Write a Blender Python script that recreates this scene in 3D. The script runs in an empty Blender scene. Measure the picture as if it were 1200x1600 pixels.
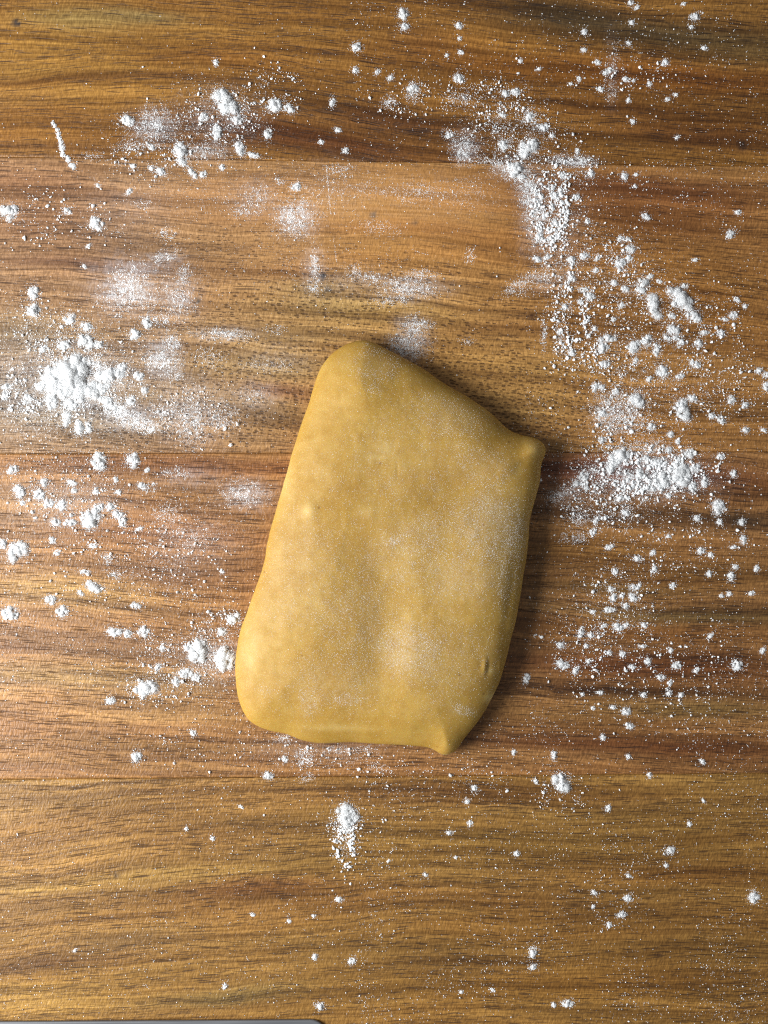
import bpy, math
import numpy as np
from mathutils import Vector

# ------------------------------------------------------------------ camera, light, exposure
sc = bpy.context.scene
S = 0.00025                       # metres per unit of the layout grid (1200 x 1600 units, 30 x 40 cm of board)
CAM_H = 0.36
def PX(x): return (x - 600.0) * S
def PY(y): return (800.0 - y) * S

cd = bpy.data.cameras.new('camera'); cam = bpy.data.objects.new('camera', cd)
sc.collection.objects.link(cam)
cam.location = (0, 0, CAM_H); cam.rotation_euler = (0, 0, 0)
cd.sensor_fit = 'VERTICAL'; cd.angle = 2 * math.atan(800 * S / CAM_H)
cd.clip_start = 0.01; cd.clip_end = 20
sc.camera = cam

w = bpy.data.worlds.new('World'); sc.world = w; w.use_nodes = True
bg = w.node_tree.nodes['Background']
bg.inputs[0].default_value = (0.88, 0.94, 1.0, 1); bg.inputs[1].default_value = 0.22

# the window to the left: one soft lamp
ld = bpy.data.lights.new('window_light', 'AREA'); ld.shape = 'RECTANGLE'; ld.size = 0.42; ld.size_y = 0.34
ld.energy = 10.7; ld.color = (0.96, 0.985, 1.0)
lo = bpy.data.objects.new('window_light', ld); sc.collection.objects.link(lo)
lo.location = (-0.56, -0.09, 0.36)
lo.rotation_euler = (Vector((0.03, 0.0, 0)) - Vector(lo.location)).to_track_quat('-Z', 'Y').to_euler()

sc.view_settings.view_transform = 'Standard'; sc.view_settings.look = 'None'
sc.view_settings.exposure = 0.0; sc.view_settings.gamma = 1.0
sc.cycles.use_denoising = False
try:
    sc.cycles.denoiser = 'OPENIMAGEDENOISE'; sc.cycles.denoising_input_passes = 'RGB_ALBEDO_NORMAL'
    sc.cycles.denoising_prefilter = 'ACCURATE'
except Exception: pass
sc.cycles.max_bounces = 6; sc.cycles.diffuse_bounces = 5; sc.cycles.glossy_bounces = 2
sc.cycles.filter_width = 1.2

# ------------------------------------------------------------------ helpers
rng = np.random.default_rng(7)
def lin(c):
    c = np.asarray(c, float) / 255.0
    return np.where(c <= 0.04045, c / 12.92, ((c + 0.055) / 1.055) ** 2.4)

class VNoise:                      # smooth value noise on a hashed lattice
    def __init__(self, seed): self.t = np.random.default_rng(seed).random((256, 256))
    def __call__(self, x, y):
        x = np.asarray(x, float); y = np.asarray(y, float)
        xi = np.floor(x).astype(int); yi = np.floor(y).astype(int); fx = x - xi; fy = y - yi
        fx = fx * fx * (3 - 2 * fx); fy = fy * fy * (3 - 2 * fy)
        a = self.t[xi % 256, yi % 256]; b = self.t[(xi + 1) % 256, yi % 256]
        c = self.t[xi % 256, (yi + 1) % 256]; d = self.t[(xi + 1) % 256, (yi + 1) % 256]
        return (a * (1 - fx) + b * fx) * (1 - fy) + (c * (1 - fx) + d * fx) * fy
def fbm(n, x, y, o=3):
    s = 0; a = 0.5; t = 0
    for i in range(o):
        s = s + a * n(x * 2 ** i + 17 * i, y * 2 ** i + 5 * i); t += a; a *= 0.5
    return s / t

def mesh_from(name, V, F3=None, F4=None, smooth=True):
    me = bpy.data.meshes.new(name); V = np.asarray(V, np.float32)
    me.vertices.add(len(V)); me.vertices.foreach_set('co', V.ravel())
    n3 = 0 if F3 is None else len(F3); n4 = 0 if F4 is None else len(F4)
    idx = np.concatenate(([np.asarray(F3).ravel()] if n3 else []) + ([np.asarray(F4).ravel()] if n4 else []))
    tot = np.concatenate([np.full(n3, 3), np.full(n4, 4)]).astype(np.int32)
    st = np.concatenate([[0], np.cumsum(tot)[:-1]]).astype(np.int32)
    me.loops.add(len(idx)); me.loops.foreach_set('vertex_index', idx.astype(np.int32))
    me.polygons.add(n3 + n4); me.polygons.foreach_set('loop_start', st); me.polygons.foreach_set('loop_total', tot)
    me.polygons.foreach_set('use_smooth', np.full(n3 + n4, smooth))
    me.update(calc_edges=True); me.validate(); return me

def add(name, me, mat, parent=None, label=None, cat=None, group=None, kind=None):
    o = bpy.data.objects.new(name, me); sc.collection.objects.link(o)
    if mat is not None: me.materials.append(mat)
    if parent is not None: o.parent = parent
    for k, v in (('label', label), ('category', cat), ('group', group), ('kind', kind)):
        if v: o[k] = v
    return o

class NT:                          # terse node building
    def __init__(self, name):
        self.m = bpy.data.materials.new(name); self.m.use_nodes = True
        self.t = self.m.node_tree; self.b = self.t.nodes['Principled BSDF']
    def n(self, typ, ins=None, **kw):
        nd = self.t.nodes.new(typ)
        for k, v in kw.items(): setattr(nd, k, v)
        for k, v in (ins or {}).items():
            if isinstance(v, bpy.types.NodeSocket): self.t.links.new(v, nd.inputs[k])
            else: nd.inputs[k].default_value = v
        return nd
    def math(self, op, a, b=0.0, c=0.0, clamp=False):
        return self.n('ShaderNodeMath', {0: a, 1: b, 2: c}, operation=op, use_clamp=clamp).outputs[0]
    def mix(self, f, a, b, blend='MIX'):
        nd = self.n('ShaderNodeMix', {0: f}, data_type='RGBA', blend_type=blend)
        for i, v in ((6, a), (7, b)):
            if isinstance(v, bpy.types.NodeSocket): self.t.links.new(v, nd.inputs[i])
            else: nd.inputs[i].default_value = v
        return nd.outputs[2]
    def rng(self, v, a, b, c=0.0, d=1.0):
        return self.n('ShaderNodeMapRange', {0: v, 1: a, 2: b, 3: c, 4: d}, interpolation_type='SMOOTHSTEP').outputs[0]
    def set(self, **kw):
        for k, v in kw.items():
            k = k.replace('_', ' ')
            if isinstance(v, bpy.types.NodeSocket): self.t.links.new(v, self.b.inputs[k])
            else: self.b.inputs[k].default_value = v

# ------------------------------------------------------------------ materials
def wood_material():
    N = NT('board_wood')
    tone = N.n('ShaderNodeAttribute', attribute_name='tone').outputs['Color']
    flow = N.n('ShaderNodeAttribute', attribute_name='flow').outputs['Fac']
    veil = N.n('ShaderNodeAttribute', attribute_name='veil').outputs['Fac']
    calm = N.n('ShaderNodeAttribute', attribute_name='calm').outputs['Fac']
    dots = N.n('ShaderNodeAttribute', attribute_name='dots').outputs['Fac']
    oc = N.n('ShaderNodeTexCoord').outputs['Object']
    x = N.n('ShaderNodeSeparateXYZ', {0: oc}).outputs[0]
    def vec(sx, sv, off=0.0):
        return N.n('ShaderNodeCombineXYZ', {0: N.math('MULTIPLY', x, sx), 1: N.math('MULTIPLY', flow, sv), 2: off}).outputs[0]
    def noise(v, det=3.0, rough=0.6, dist=0.0):
        return N.n('ShaderNodeTexNoise', {'Vector': v, 'Scale': 1.0, 'Detail': det, 'Roughness': rough, 'Distortion': dist}).outputs[0]
    g1 = noise(vec(14, 900, 3.1), 4, 0.62)           # fine fibre streaks
    g2 = noise(vec(7, 230, 8.2), 4, 0.6, 0.6)        # growth bands
    g3 = noise(vec(60, 2600, 1.7), 2, 0.5)           # hair-thin fibres
    g4 = noise(vec(9, 60, 5.5), 2, 0.55, 0.8)        # broad colour drift
    # long dashes: open vessels
    DIS = N.n('ShaderNodeTexNoise', {'Vector': vec(90, 300, 2.0), 'Scale': 1.0, 'Detail': 0.0}).outputs[1]
    def pores(sx, sv, off, thr0, thr1, keep):
        d = DIS
        v0 = N.n('ShaderNodeVectorMath', {0: vec(sx, sv, off), 1: N.n('ShaderNodeVectorMath', {0: d, 'Scale': 0.35}, operation='SCALE').outputs[0]}, operation='ADD').outputs[0]
        vo = N.n('ShaderNodeTexVoronoi', {'Vector': v0, 'Scale': 1.0, 'Randomness': 1.0}, voronoi_dimensions='2D')
        r = N.n('ShaderNodeSeparateColor', {0: vo.outputs['Color']})
        rad = N.math('MULTIPLY_ADD', r.outputs[0], thr1, thr0)
        m = N.rng(vo.outputs['Distance'], N.math('MULTIPLY', rad, 0.45), rad, 1.0, 0.0)
        k = N.math('LESS_THAN', r.outputs[1], keep)
        return N.math('MULTIPLY', m, k)
    band = N.rng(noise(vec(11, 190, 12.0), 3, 0.6), 0.38, 0.62)
    long1 = pores(62, 1500, 2.0, 0.10, 0.24, N.math('MULTIPLY_ADD', band, 0.68, 0.16))
    long2 = pores(110, 2100, 9.0, 0.12, 0.26, N.math('MULTIPLY_ADD', band, 0.42, 0.14))
    big = pores(34, 520, 6.0, 0.03, 0.15, N.math('MULTIPLY', band, 0.42))
    dot = pores(330, 1000, 4.0, 0.20, 0.24, dots)
    nd = N.math('SUBTRACT', 1.0, N.math('MULTIPLY', dots, 0.75))
    lon = N.math('MULTIPLY', N.math('MAXIMUM', N.math('MAXIMUM', long1, big), N.math('MULTIPLY', long2, 0.75)), nd)
    pore = N.math('MAXIMUM', lon, N.math('MULTIPLY', dot, 0.92))
    pore = N.math('MULTIPLY', pore, N.math('SUBTRACT', 1.0, N.math('MULTIPLY', calm, 0.75)))
    # colour: tone x streaks, then vessels
    k = N.math('MULTIPLY', N.rng(g1, 0.25, 0.75, 0.66, 1.28), N.rng(g2, 0.25, 0.75, 0.62, 1.30))
    k = N.math('MULTIPLY', k, N.rng(g3, 0.2, 0.8, 0.88, 1.12))
    rip_v = N.n('ShaderNodeCombineXYZ', {0: N.math('MULTIPLY_ADD', flow, 330.0, N.math('MULTIPLY', x, 1150.0)), 1: N.math('MULTIPLY', flow, 480.0), 2: 0.0}).outputs[0]
    rip = noise(rip_v, 2, 0.6, 0.4)
    k = N.math('MULTIPLY', k, N.rng(rip, 0.25, 0.75, 0.74, 1.28))
    k = N.n('ShaderNodeMix', {0: N.math('MULTIPLY', calm, 0.55), 2: k, 3: 1.0}).outputs[0]
    gry = N.n('ShaderNodeCombineXYZ', {0: k, 1: N.math('POWER', k, 1.12), 2: N.math('POWER', k, 1.25)}).outputs[0]
    c = N.mix(1.0, tone, gry, 'MULTIPLY')
    c = N.mix(N.rng(g4, 0.35, 0.75, 0.0, 0.35), c, N.mix(1.0, c, (1.0, 0.86, 0.74, 1), 'MULTIPLY'))
    dark = N.mix(1.0, tone, (0.15, 0.10, 0.055, 1), 'MULTIPLY')
    c = N.mix(N.math('MULTIPLY', pore, 0.82), c, dark)
    vn = N.n('ShaderNodeTexNoise', {'Vector': oc, 'Scale': 420.0, 'Detail': 4.0, 'Roughness': 0.75}).outputs[0]   # flour rubbed into the surface
    vf = N.math('MULTIPLY', N.math('MULTIPLY', veil, N.rng(vn, 0.30, 0.70, 0.25, 1.35)), N.rng(g1, 0.3, 0.7, 0.5, 1.4), clamp=True)
    vf = N.math('MULTIPLY', vf, N.math('SUBTRACT', 1.0, N.math('MULTIPLY', pore, 0.5)))
    c = N.mix(vf, c, (0.58, 0.58, 0.62, 1))
    # relief: vessels sunk, fine cross ripple of the planed figure
    cur = noise(vec(45, 120, 30.0), 0, 0.5)
    hgt = N.math('MULTIPLY_ADD', pore, -0.9, N.math('MULTIPLY_ADD', rip, 0.95, N.math('MULTIPLY_ADD', g3, 0.40, N.math('MULTIPLY', cur, 0.6))))
    bmp = N.n('ShaderNodeBump', {'Strength': 0.55, 'Distance': 0.00045, 'Height': hgt}).outputs[0]
    rough = N.math('ADD', N.rng(g1, 0.2, 0.8, 0.38, 0.50), N.math('MULTIPLY_ADD', pore, 0.25, N.math('MULTIPLY', vf, 0.4)))
    N.set(Base_Color=c, Roughness=rough, Normal=bmp, Specular_IOR_Level=0.38)
    return N.m

def dough_material():
    N = NT('dough')
    oc = N.n('ShaderNodeTexCoord').outputs['Object']
    def noise(s, det, r=0.55): return N.n('ShaderNodeTexNoise', {'Vector': oc, 'Scale': s, 'Detail': det, 'Roughness': r}).outputs[0]
    a = noise(34, 4); b = noise(2600, 2, 0.7); c3 = noise(190, 3)
    col = N.mix(N.rng(a, 0.3, 0.7), (*lin((167, 126, 44)), 1), (*lin((179, 141, 60)), 1))
    col = N.mix(N.rng(c3, 0.35, 0.75, 0, 0.5), col, (*lin((156, 114, 38)), 1))
    col = N.mix(N.rng(b, 0.52, 0.72, 0, 0.6), col, (*lin((205, 175, 110)), 1))
    pale = N.n('ShaderNodeAttribute', attribute_name='pale').outputs['Fac']
    col = N.mix(pale, col, (*lin((222, 196, 130)), 1))
    vo = N.n('ShaderNodeTexVoronoi', {'Vector': oc, 'Scale': 95.0, 'Randomness': 1.0})
    col = N.mix(N.rng(vo.outputs['Distance'], 0.035, 0.06, 0.55, 0.0), col, (*lin((120, 78, 30)), 1))
    hz = N.n('ShaderNodeAttribute', attribute_name='haze').outputs['Fac']       # flour rubbed into the skin
    hn = noise(1500, 3, 0.75)
    col = N.mix(N.math('MULTIPLY', hz, N.rng(hn, 0.38, 0.66, 0.15, 1.5), clamp=True), col, (0.66, 0.62, 0.54, 1))
    h = N.math('MULTIPLY_ADD', b, 0.35, N.math('MULTIPLY', c3, 0.9))
    bmp = N.n('ShaderNodeBump', {'Strength': 0.35, 'Distance': 0.0004, 'Height': h}).outputs[0]
    N.set(Base_Color=col, Roughness=N.rng(c3, 0.3, 0.7, 0.55, 0.7), Normal=bmp, Specular_IOR_Level=0.32,
          Subsurface_Weight=0.35, Subsurface_Radius=(0.9, 0.5, 0.15), Subsurface_Scale=0.004)
    return N.m

def flour_material():
    N = NT('flour')
    oc = N.n('ShaderNodeTexCoord').outputs['Object']
    f = N.n('ShaderNodeTexNoise', {'Vector': oc, 'Scale': 2600.0, 'Detail': 3.0, 'Roughness': 0.7}).outputs[0]
    col = N.mix(N.rng(f, 0.3, 0.7), (0.93, 0.93, 0.925, 1), (0.965, 0.965, 0.96, 1))
    bmp = N.n('ShaderNodeBump', {'Strength': 0.3, 'Distance': 0.00015, 'Height': f}).outputs[0]
    N.set(Base_Color=col, Roughness=0.95, Normal=bmp, Specular_IOR_Level=0.1)
    tr = N.n('ShaderNodeBsdfTranslucent', {'Color': (0.93, 0.93, 0.92, 1)}).outputs[0]
    mx = N.n('ShaderNodeMixShader', {0: 0.06, 1: N.b.outputs[0], 2: tr}).outputs[0]
    N.t.links.new(mx, N.t.nodes['Material Output'].inputs['Surface'])
    return N.m

def steel_material():
    N = NT('grey_metal')
    oc = N.n('ShaderNodeTexCoord').outputs['Object']
    mp = N.n('ShaderNodeMapping', {'Vector': oc, 'Scale': (40, 1500, 1500)}).outputs[0]
    f = N.n('ShaderNodeTexNoise', {'Vector': mp, 'Scale': 1.0, 'Detail': 3.0}).outputs[0]
    N.set(Base_Color=N.mix(f, (0.11, 0.112, 0.118, 1), (0.21, 0.213, 0.222, 1)), Metallic=0.3, Roughness=N.rng(f, 0.2, 0.8, 0.35, 0.5))
    return N.m

WOOD, DOUGH, FLOUR, STEEL = wood_material(), dough_material(), flour_material(), steel_material()

# ------------------------------------------------------------------ the board: glued staves
nz = [VNoise(s) for s in range(12)]
X0, X1 = -620, 1820
def seam(k, x):                    # the glue lines, a little off parallel
    a = [(-700, 0.0), (-225, 0.006), (245, 0.012), (709, -0.003), (1218, -0.008), (1700, -0.004), (2180, 0.0)][k]
    return a[0] + a[1] * x
def slope_int(x, knots):           # integral of a piecewise linear slope: how far the grain has drifted at x
    xs = np.linspace(X0 - 50, X1 + 50, 500)
    sl = np.interp(xs, [k[0] for k in knots], [k[1] for k in knots])
    return np.interp(x, xs, np.concatenate([[0], np.cumsum((sl[1:] + sl[:-1]) / 2 * np.diff(xs))]))
FLOW = {
 0: [(0, .0), (600, .05)], 5: [(0, .0), (600, -.02)],
 1: [(0, -.01), (250, .03), (500, .10), (850, .095), (1200, .07)],
 2: [(0, .02), (350, .06), (600, .10), (850, .09), (1200, .06)],
 3: [(0, .045), (300, .035), (700, .03), (1200, .05)],
 4: [(0, -.06), (300, -.05), (600, -.015), (900, .0), (1200, -.02)],
}
BASE = {0: (150, 108, 60), 1: (152, 107, 55), 2: (166, 117, 68), 3: (172, 120, 74), 4: (158, 118, 66), 5: (150, 108, 60)}
# (x, y, rx, ry, colour, weight): heartwood, sapwood and mineral streaks, with some light falloff to the right painted in
PATCH = {
 1: [(150, 90, 260, 60, (172, 128, 66), .6), (130, 30, 90, 14, (160, 136, 90), .6), (230, 28, 60, 10, (150, 130, 92), .6), (180, 120, 260, 9, (118, 74, 34), .5),
     (330, 90, 120, 22, (138, 88, 40), .5), (480, 215, 260, 30, (104, 62, 30), .85), (620, 190, 200, 26, (100, 60, 32), .7), (660, 65, 100, 28, (118, 76, 46), .7),
     (520, 40, 200, 40, (150, 106, 54), .6), (900, 30, 130, 28, (88, 68, 46), .85), (1080, 60, 170, 18, (98, 78, 54), .8), (1180, 80, 90, 20, (150, 118, 76), .7),
     (1000, 120, 260, 24, (142, 88, 38), .8), (1080, 190, 200, 30, (134, 88, 42), .8), (850, 110, 160, 18, (150, 98, 44), .7), (790, 70, 90, 16, (168, 118, 60), .7),
     (130, 232, 180, 12, (112, 76, 42), .7), (1090, 215, 120, 16, (112, 70, 38), .6), (980, 170, 240, 9, (92, 56, 26), .5)],
 2: [(60, 340, 130, 90, (146, 98, 58), .8), (20, 280, 160, 22, (150, 98, 56), .7), (120, 410, 120, 8, (110, 66, 38), .6), (600, 320, 190, 60, (186, 134, 78), .75), (720, 300, 110, 40, (190, 136, 80), .6),
     (330, 300, 140, 60, (176, 124, 74), .7), (470, 430, 60, 16, (170, 106, 58), .6), (440, 570, 160, 60, (172, 132, 78), .8), (560, 480, 160, 40, (180, 138, 82), .7),
     (820, 620, 110, 60, (170, 128, 76), .9), (740, 570, 120, 40, (176, 128, 72), .7), (1020, 330, 200, 60, (136, 86, 48), .85), (1000, 290, 200, 18, (118, 70, 42), .6),
     (1080, 470, 200, 100, (152, 102, 52), .8), (1100, 650, 160, 40, (150, 104, 58), .7), (80, 620, 190, 70, (134, 104, 74), .95), (40, 520, 110, 40, (150, 116, 76), .7),
     (420, 650, 120, 30, (144, 106, 62), .6), (440, 610, 60, 14, (146, 92, 56), .6), (690, 360, 200, 16, (164, 106, 56), .4), (500, 455, 70, 30, (140, 112, 72), .5)],
 3: [(300, 728, 320, 16, (152, 98, 56), .85), (100, 800, 220, 50, (184, 134, 86), .7), (250, 830, 190, 40, (164, 110, 70), .6), (250, 905, 160, 14, (138, 90, 54), .7), (90, 920, 160, 26, (200, 152, 92), .7),
     (180, 1010, 260, 26, (150, 104, 66), .8), (120, 1060, 240, 26, (190, 144, 92), .8), (280, 1120, 280, 20, (176, 128, 78), .6), (260, 1165, 340, 14, (152, 106, 60), .8), (120, 1190, 220, 12, (172, 124, 72), .6),
     (960, 735, 260, 26, (128, 72, 42), .9), (1000, 808, 240, 18, (100, 66, 40), .7), (1160, 810, 60, 12, (66, 48, 36), .7), (900, 860, 140, 26, (170, 118, 64), .9), (1050, 900, 200, 24, (150, 104, 56), .7),
     (950, 920, 140, 12, (148, 112, 66), .6), (1090, 965, 220, 14, (122, 94, 58), .8), (1000, 990, 260, 18, (140, 90, 46), .7), (1020, 1040, 300, 26, (120, 72, 40), .85), (960, 1080, 260, 8, (88, 52, 28), .7),
     (850, 1120, 160, 22, (150, 104, 60), .8), (1080, 1110, 160, 18, (142, 106, 62), .8), (1000, 1165, 340, 18, (126, 76, 42), .8), (700, 1195, 300, 14, (164, 112, 68), .7)],
 4: [(300, 1225, 420, 12, (176, 132, 78), .6), (120, 1300, 260, 40, (168, 124, 68), .6), (330, 1310, 140, 24, (136, 96, 52), .6), (240, 1370, 260, 14, (182, 142, 80), .8), (400, 1385, 170, 18, (122, 80, 42), .8),
     (80, 1505, 110, 12, (110, 74, 42), .7), (190, 1470, 110, 16, (140, 108, 72), .6), (60, 1560, 140, 30, (186, 144, 80), .7), (700, 1240, 300, 22, (130, 90, 50), .7), (800, 1320, 320, 26, (156, 118, 64), .7),
     (650, 1400, 340, 26, (132, 92, 50), .6), (880, 1450, 360, 40, (140, 100, 52), .7), (940, 1540, 300, 30, (150, 108, 54), .7), (1090, 1370, 180, 22, (134, 94, 48), .7), (700, 1500, 120, 18, (110, 78, 42), .6), (360, 1560, 100, 14, (136, 114, 74), .6)],
}
DOTS = [(820, 630, 130, 70, 1.0), (700, 560, 120, 50, .9), (440, 580, 190, 60, .9), (500, 470, 130, 50, .7), (330, 520, 90, 60, .55), (300, 660, 220, 40, .9), (760, 520, 130, 40, .55), (560, 430, 130, 30, .4), (400, 380, 130, 40, .35), (60, 600, 120, 60, .4)]
VEIL = [(200,445,55,42,.42),(255,405,30,12,.34),(278,460,30,40,.30),(255,560,32,36,.42),(240,197,34,26,.36),(320,237,45,14,.26),(465,340,34,27,.42),(490,420,17,34,.30),(640,450,55,20,.34),(640,530,28,32,.40),(385,772,38,22,.36),(350,522,46,12,.30),(300,640,60,46,.26),(205,652,48,20,.42),(130,600,80,50,.30),(520,300,80,46,.08),(640,310,140,46,.06),(833,330,20,66,.34),(818,290,18,26,.28),(895,252,34,9,.34),(727,232,20,24,.32),(798,264,28,14,.34),(1010,745,100,32,.20),(885,772,30,14,.2),(950,650,30,30,.18),(40,600,70,60,.20),(100,785,90,40,.12),(956,110,9,55,.10),(400,310,40,28,.18),(395,620,40,30,.18),(300,745,50,16,.18),(300,850,70,40,.11),(430,560,60,30,.12),(560,440,60,20,.16),(860,440,40,16,.18),(340,180,60,40,.12),(870,370,40,60,.12),(500,1170,110,16,.09),(345,1030,50,36,.16),(200,330,70,50,.10)]
SPOTS = [(504, 431, 5, (38, 40, 48)), (24, 35, 5, (44, 42, 44)), (30, 37, 3, (40, 40, 44)), (648, 347, 3, (80, 72, 64)), (583, 336, 4, (96, 90, 84)), (831, 494, 5, (76, 46, 28)), (637, 405, 2.5, (60, 50, 44)), (512, 452, 4, (80, 76, 72)), (310, 470, 4, (70, 66, 60)), (182, 1367, 4, (84, 66, 48)), (1160, 228, 7, (70, 48, 34))]

board = bpy.data.objects.new('wooden_board', None); sc.collection.objects.link(board)
board['label'] = 'brown wooden board of glued planks under the dough and flour'; board['category'] = 'wooden board'
THICK = 0.022
for k in range(6):
    fine = 1 <= k <= 4
    st = 5.0 if fine else 20.0
    xs = np.arange(X0, X1 + 1, st); ny = int(480 / st)
    e = np.array([0, 0.8, 2.0]) / 480.0
    ts = np.concatenate([e, np.linspace(0, 1, ny)[1:-1], 1 - e[::-1]])
    gx, gt = np.meshgrid(xs, ts)
    ya = seam(k, gx) + 0.15; yb = seam(k + 1, gx) - 0.15
    gy = ya + (yb - ya) * gt
    ed = np.minimum(gy - ya, yb - gy)
    z = -0.00035 * np.exp(-(ed / 0.9) ** 2) + (fbm(nz[0], gx / 170, gy / 90 + 9 * k) - .5) * 0.0003 * np.clip(ed / 6, 0, 1)
    drift = slope_int(gx, FLOW[k]) + (fbm(nz[1], gx / 330 + 3 * k, gy / 120) - .5) * 34 + (fbm(nz[2], gx / 110, gy / 60 + 7 * k) - .5) * 7
    v = gy - drift + 977 * k
    # macro tone
    col = np.empty(gx.shape + (3,)); col[:] = lin(BASE[k])
    for (px, py, rx, ry, c, wt) in PATCH.get(k, []):
        dv = (gy - drift) - (py - np.interp(px, gx[0], drift[int(np.argmin(abs(gy[:, 0] - py)))]))
        wob = 0.55 + 0.9 * fbm(nz[3], gx / 60 + px, gy / 22 + py)
        q = np.exp(-(((gx - px) / rx) ** 2 + (dv / ry) ** 2) * wob * 1.0) * wt
        q = np.clip(q * 1.3, 0, 1)[..., None]
        col = col * (1 - q) + lin(c) * q
    col *= np.array({2: (.90, .915, .80), 3: (.68, .69, .58)}.get(k, (.76, .72, .54)))
    sm = fbm(nz[4], gx / 240 + 11 * k, v / 16, 3); col *= (0.76 + 0.52 * sm)[..., None]
    if k == 2:                                          # greyer tone towards the left end
        q = (0.22 * np.clip((620 - gx) / 400, 0, 1))[..., None]; col = col * (1 - q) + q * col.mean(-1, keepdims=True) * np.array([1.08, 1.0, .86])
    if k == 2:                                          # the wiped, drier patch above the dough
        q = np.exp(-(((gx - 610) / 232) ** 2 + ((gy - 330) / 92) ** 2) ** 3)[..., None]; col *= 1 + q * np.array([.12, .11, .08])
    dots = np.zeros(gx.shape)
    if k == 2:
        for (px, py, rx, ry, a) in DOTS:
            dots = np.maximum(dots, a * np.exp(-(((gx - px) / rx) ** 2 + ((gy - py) / ry) ** 2) ** 1.5))
    calm = np.zeros(gx.shape)
    if k == 2:
        for (px, py, rx, ry, a) in [(640, 320, 200, 75, 1.0), (380, 310, 150, 60, .6), (1000, 300, 200, 50, .4), (540, 380, 160, 40, .5)]:
            calm = np.maximum(calm, a * np.exp(-(((gx - px) / rx) ** 2 + ((gy - py) / ry) ** 2) ** 2))
    veil = np.zeros(gx.shape)
    for (px, py, rx, ry, a) in VEIL:
        ww = fbm(nz[10], gx / 14 + px, gy / 14) - .5
        veil = np.maximum(veil, .82 * a * np.exp(-(np.clip(np.hypot((gx - px) / rx, (gy - py) / ry) + ww * .7, 0, 9)) ** 2.4))
    for (px, py, r, c) in SPOTS:
        q = np.clip(1.15 * np.exp(-(((gx - px) ** 2 + (gy - py) ** 2) / r ** 2) ** 1.2), 0, 1)[..., None]
        col = col * (1 - q) + lin(c) * q
    nyy, nxx = gx.shape
    top = np.stack([PX(gx), PY(gy), z], -1).reshape(-1, 3)
    ids = np.arange(nyy * nxx).reshape(nyy, nxx)
    F = np.stack([ids[1:, :-1], ids[1:, 1:], ids[:-1, 1:], ids[:-1, :-1]], -1).reshape(-1, 4)
    # sides and underside
    ring = np.concatenate([ids[0, :], ids[1:, -1], ids[-1, -2::-1], ids[-2:0:-1, 0]])
    low = top[ring].copy(); low[:, 2] = -THICK; n0 = len(top); m = len(ring); lo_i = n0 + np.arange(m)
    Sd = np.stack([ring, np.roll(ring, -1), np.roll(lo_i, -1), lo_i], -1)
    V = np.concatenate([top, low])
    me = mesh_from('plank', V, None, np.concatenate([F, Sd]))
    pad = np.zeros(m)
    a = me.attributes.new('tone', 'FLOAT_COLOR', 'POINT')
    full = np.ones((len(V), 4)); full[:n0, :3] = col.reshape(-1, 3); full[n0:, :3] = lin(BASE[k]); a.data.foreach_set('color', full.ravel().astype(np.float32))
    a = me.attributes.new('flow', 'FLOAT', 'POINT'); a.data.foreach_set('value', (np.concatenate([v.ravel(), v.ravel()[ring] + 60]) * S).astype(np.float32))
    a = me.attributes.new('dots', 'FLOAT', 'POINT'); a.data.foreach_set('value', np.concatenate([dots.ravel(), pad]).astype(np.float32))
    a = me.attributes.new('calm', 'FLOAT', 'POINT'); a.data.foreach_set('value', np.concatenate([calm.ravel(), pad]).astype(np.float32))
    a = me.attributes.new('veil', 'FLOAT', 'POINT'); a.data.foreach_set('value', np.concatenate([veil.ravel(), pad]).astype(np.float32))
    add('plank', me, WOOD, board)

# ------------------------------------------------------------------ the dough
OUT = [(567,532),(545,537),(523,550),(506,568),(495,590),(484,627),(471,666),(458,705),(447,744),(437,779),(424,824),(418,850),(409,891),(394,937),(378,981),(370,1014),(368,1047),(372,1086),(383,1117),(398,1132),(422,1142),(448,1147),(472,1157),(503,1162),(547,1160),(590,1163),(635,1165),(662,1167),(677,1171),(687,1178),(699,1180),(714,1171),(726,1153),(745,1130),(763,1102),(777,1074),(787,1044),(798,1002),(808,955),(817,908),(824,860),(827,813),(834,785),(843,755),(846,725),(851,713),(852,701),(845,690),(833,684),(810,679),(791,669),(763,643),(731,621),(693,599),(663,578),(635,562),(614,551),(600,544),(585,536)]
P = np.array(OUT, float)
cx0, cy0 = 600.0, 800.0
P = np.stack([cx0 + (P[:, 0] - cx0) * (CAM_H - 0.005) / CAM_H, cy0 + (P[:, 1] - cy0) * (CAM_H - 0.005) / CAM_H], -1)
def closed_spline(P, n):
    m = len(P); seg = np.linalg.norm(np.roll(P, -1, 0) - P, axis=1); cum = np.concatenate([[0], np.cumsum(seg)])
    out = []
    for s in np.linspace(0, cum[-1], n, endpoint=False):
        i = min(np.searchsorted(cum, s, side='right') - 1, m - 1); t = (s - cum[i]) / seg[i]
        p0, p1, p2, p3 = P[(i - 1) % m], P[i], P[(i + 1) % m], P[(i + 2) % m]
        out.append(0.5 * ((2 * p1) + (-p0 + p2) * t + (2 * p0 - 5 * p1 + 4 * p2 - p3) * t * t + (-p0 + 3 * p1 - 3 * p2 + p3) * t ** 3))
    return np.array(out)
NO = 460
O = closed_spline(P, NO)
for _ in range(2): O = 0.25 * np.roll(O, 1, 0) + 0.5 * O + 0.25 * np.roll(O, -1, 0)
O += ((fbm(nz[5], np.arange(NO) / 9.0, np.zeros(NO)) - .5) * 2.6)[:, None] * np.array([1, .5])
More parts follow.
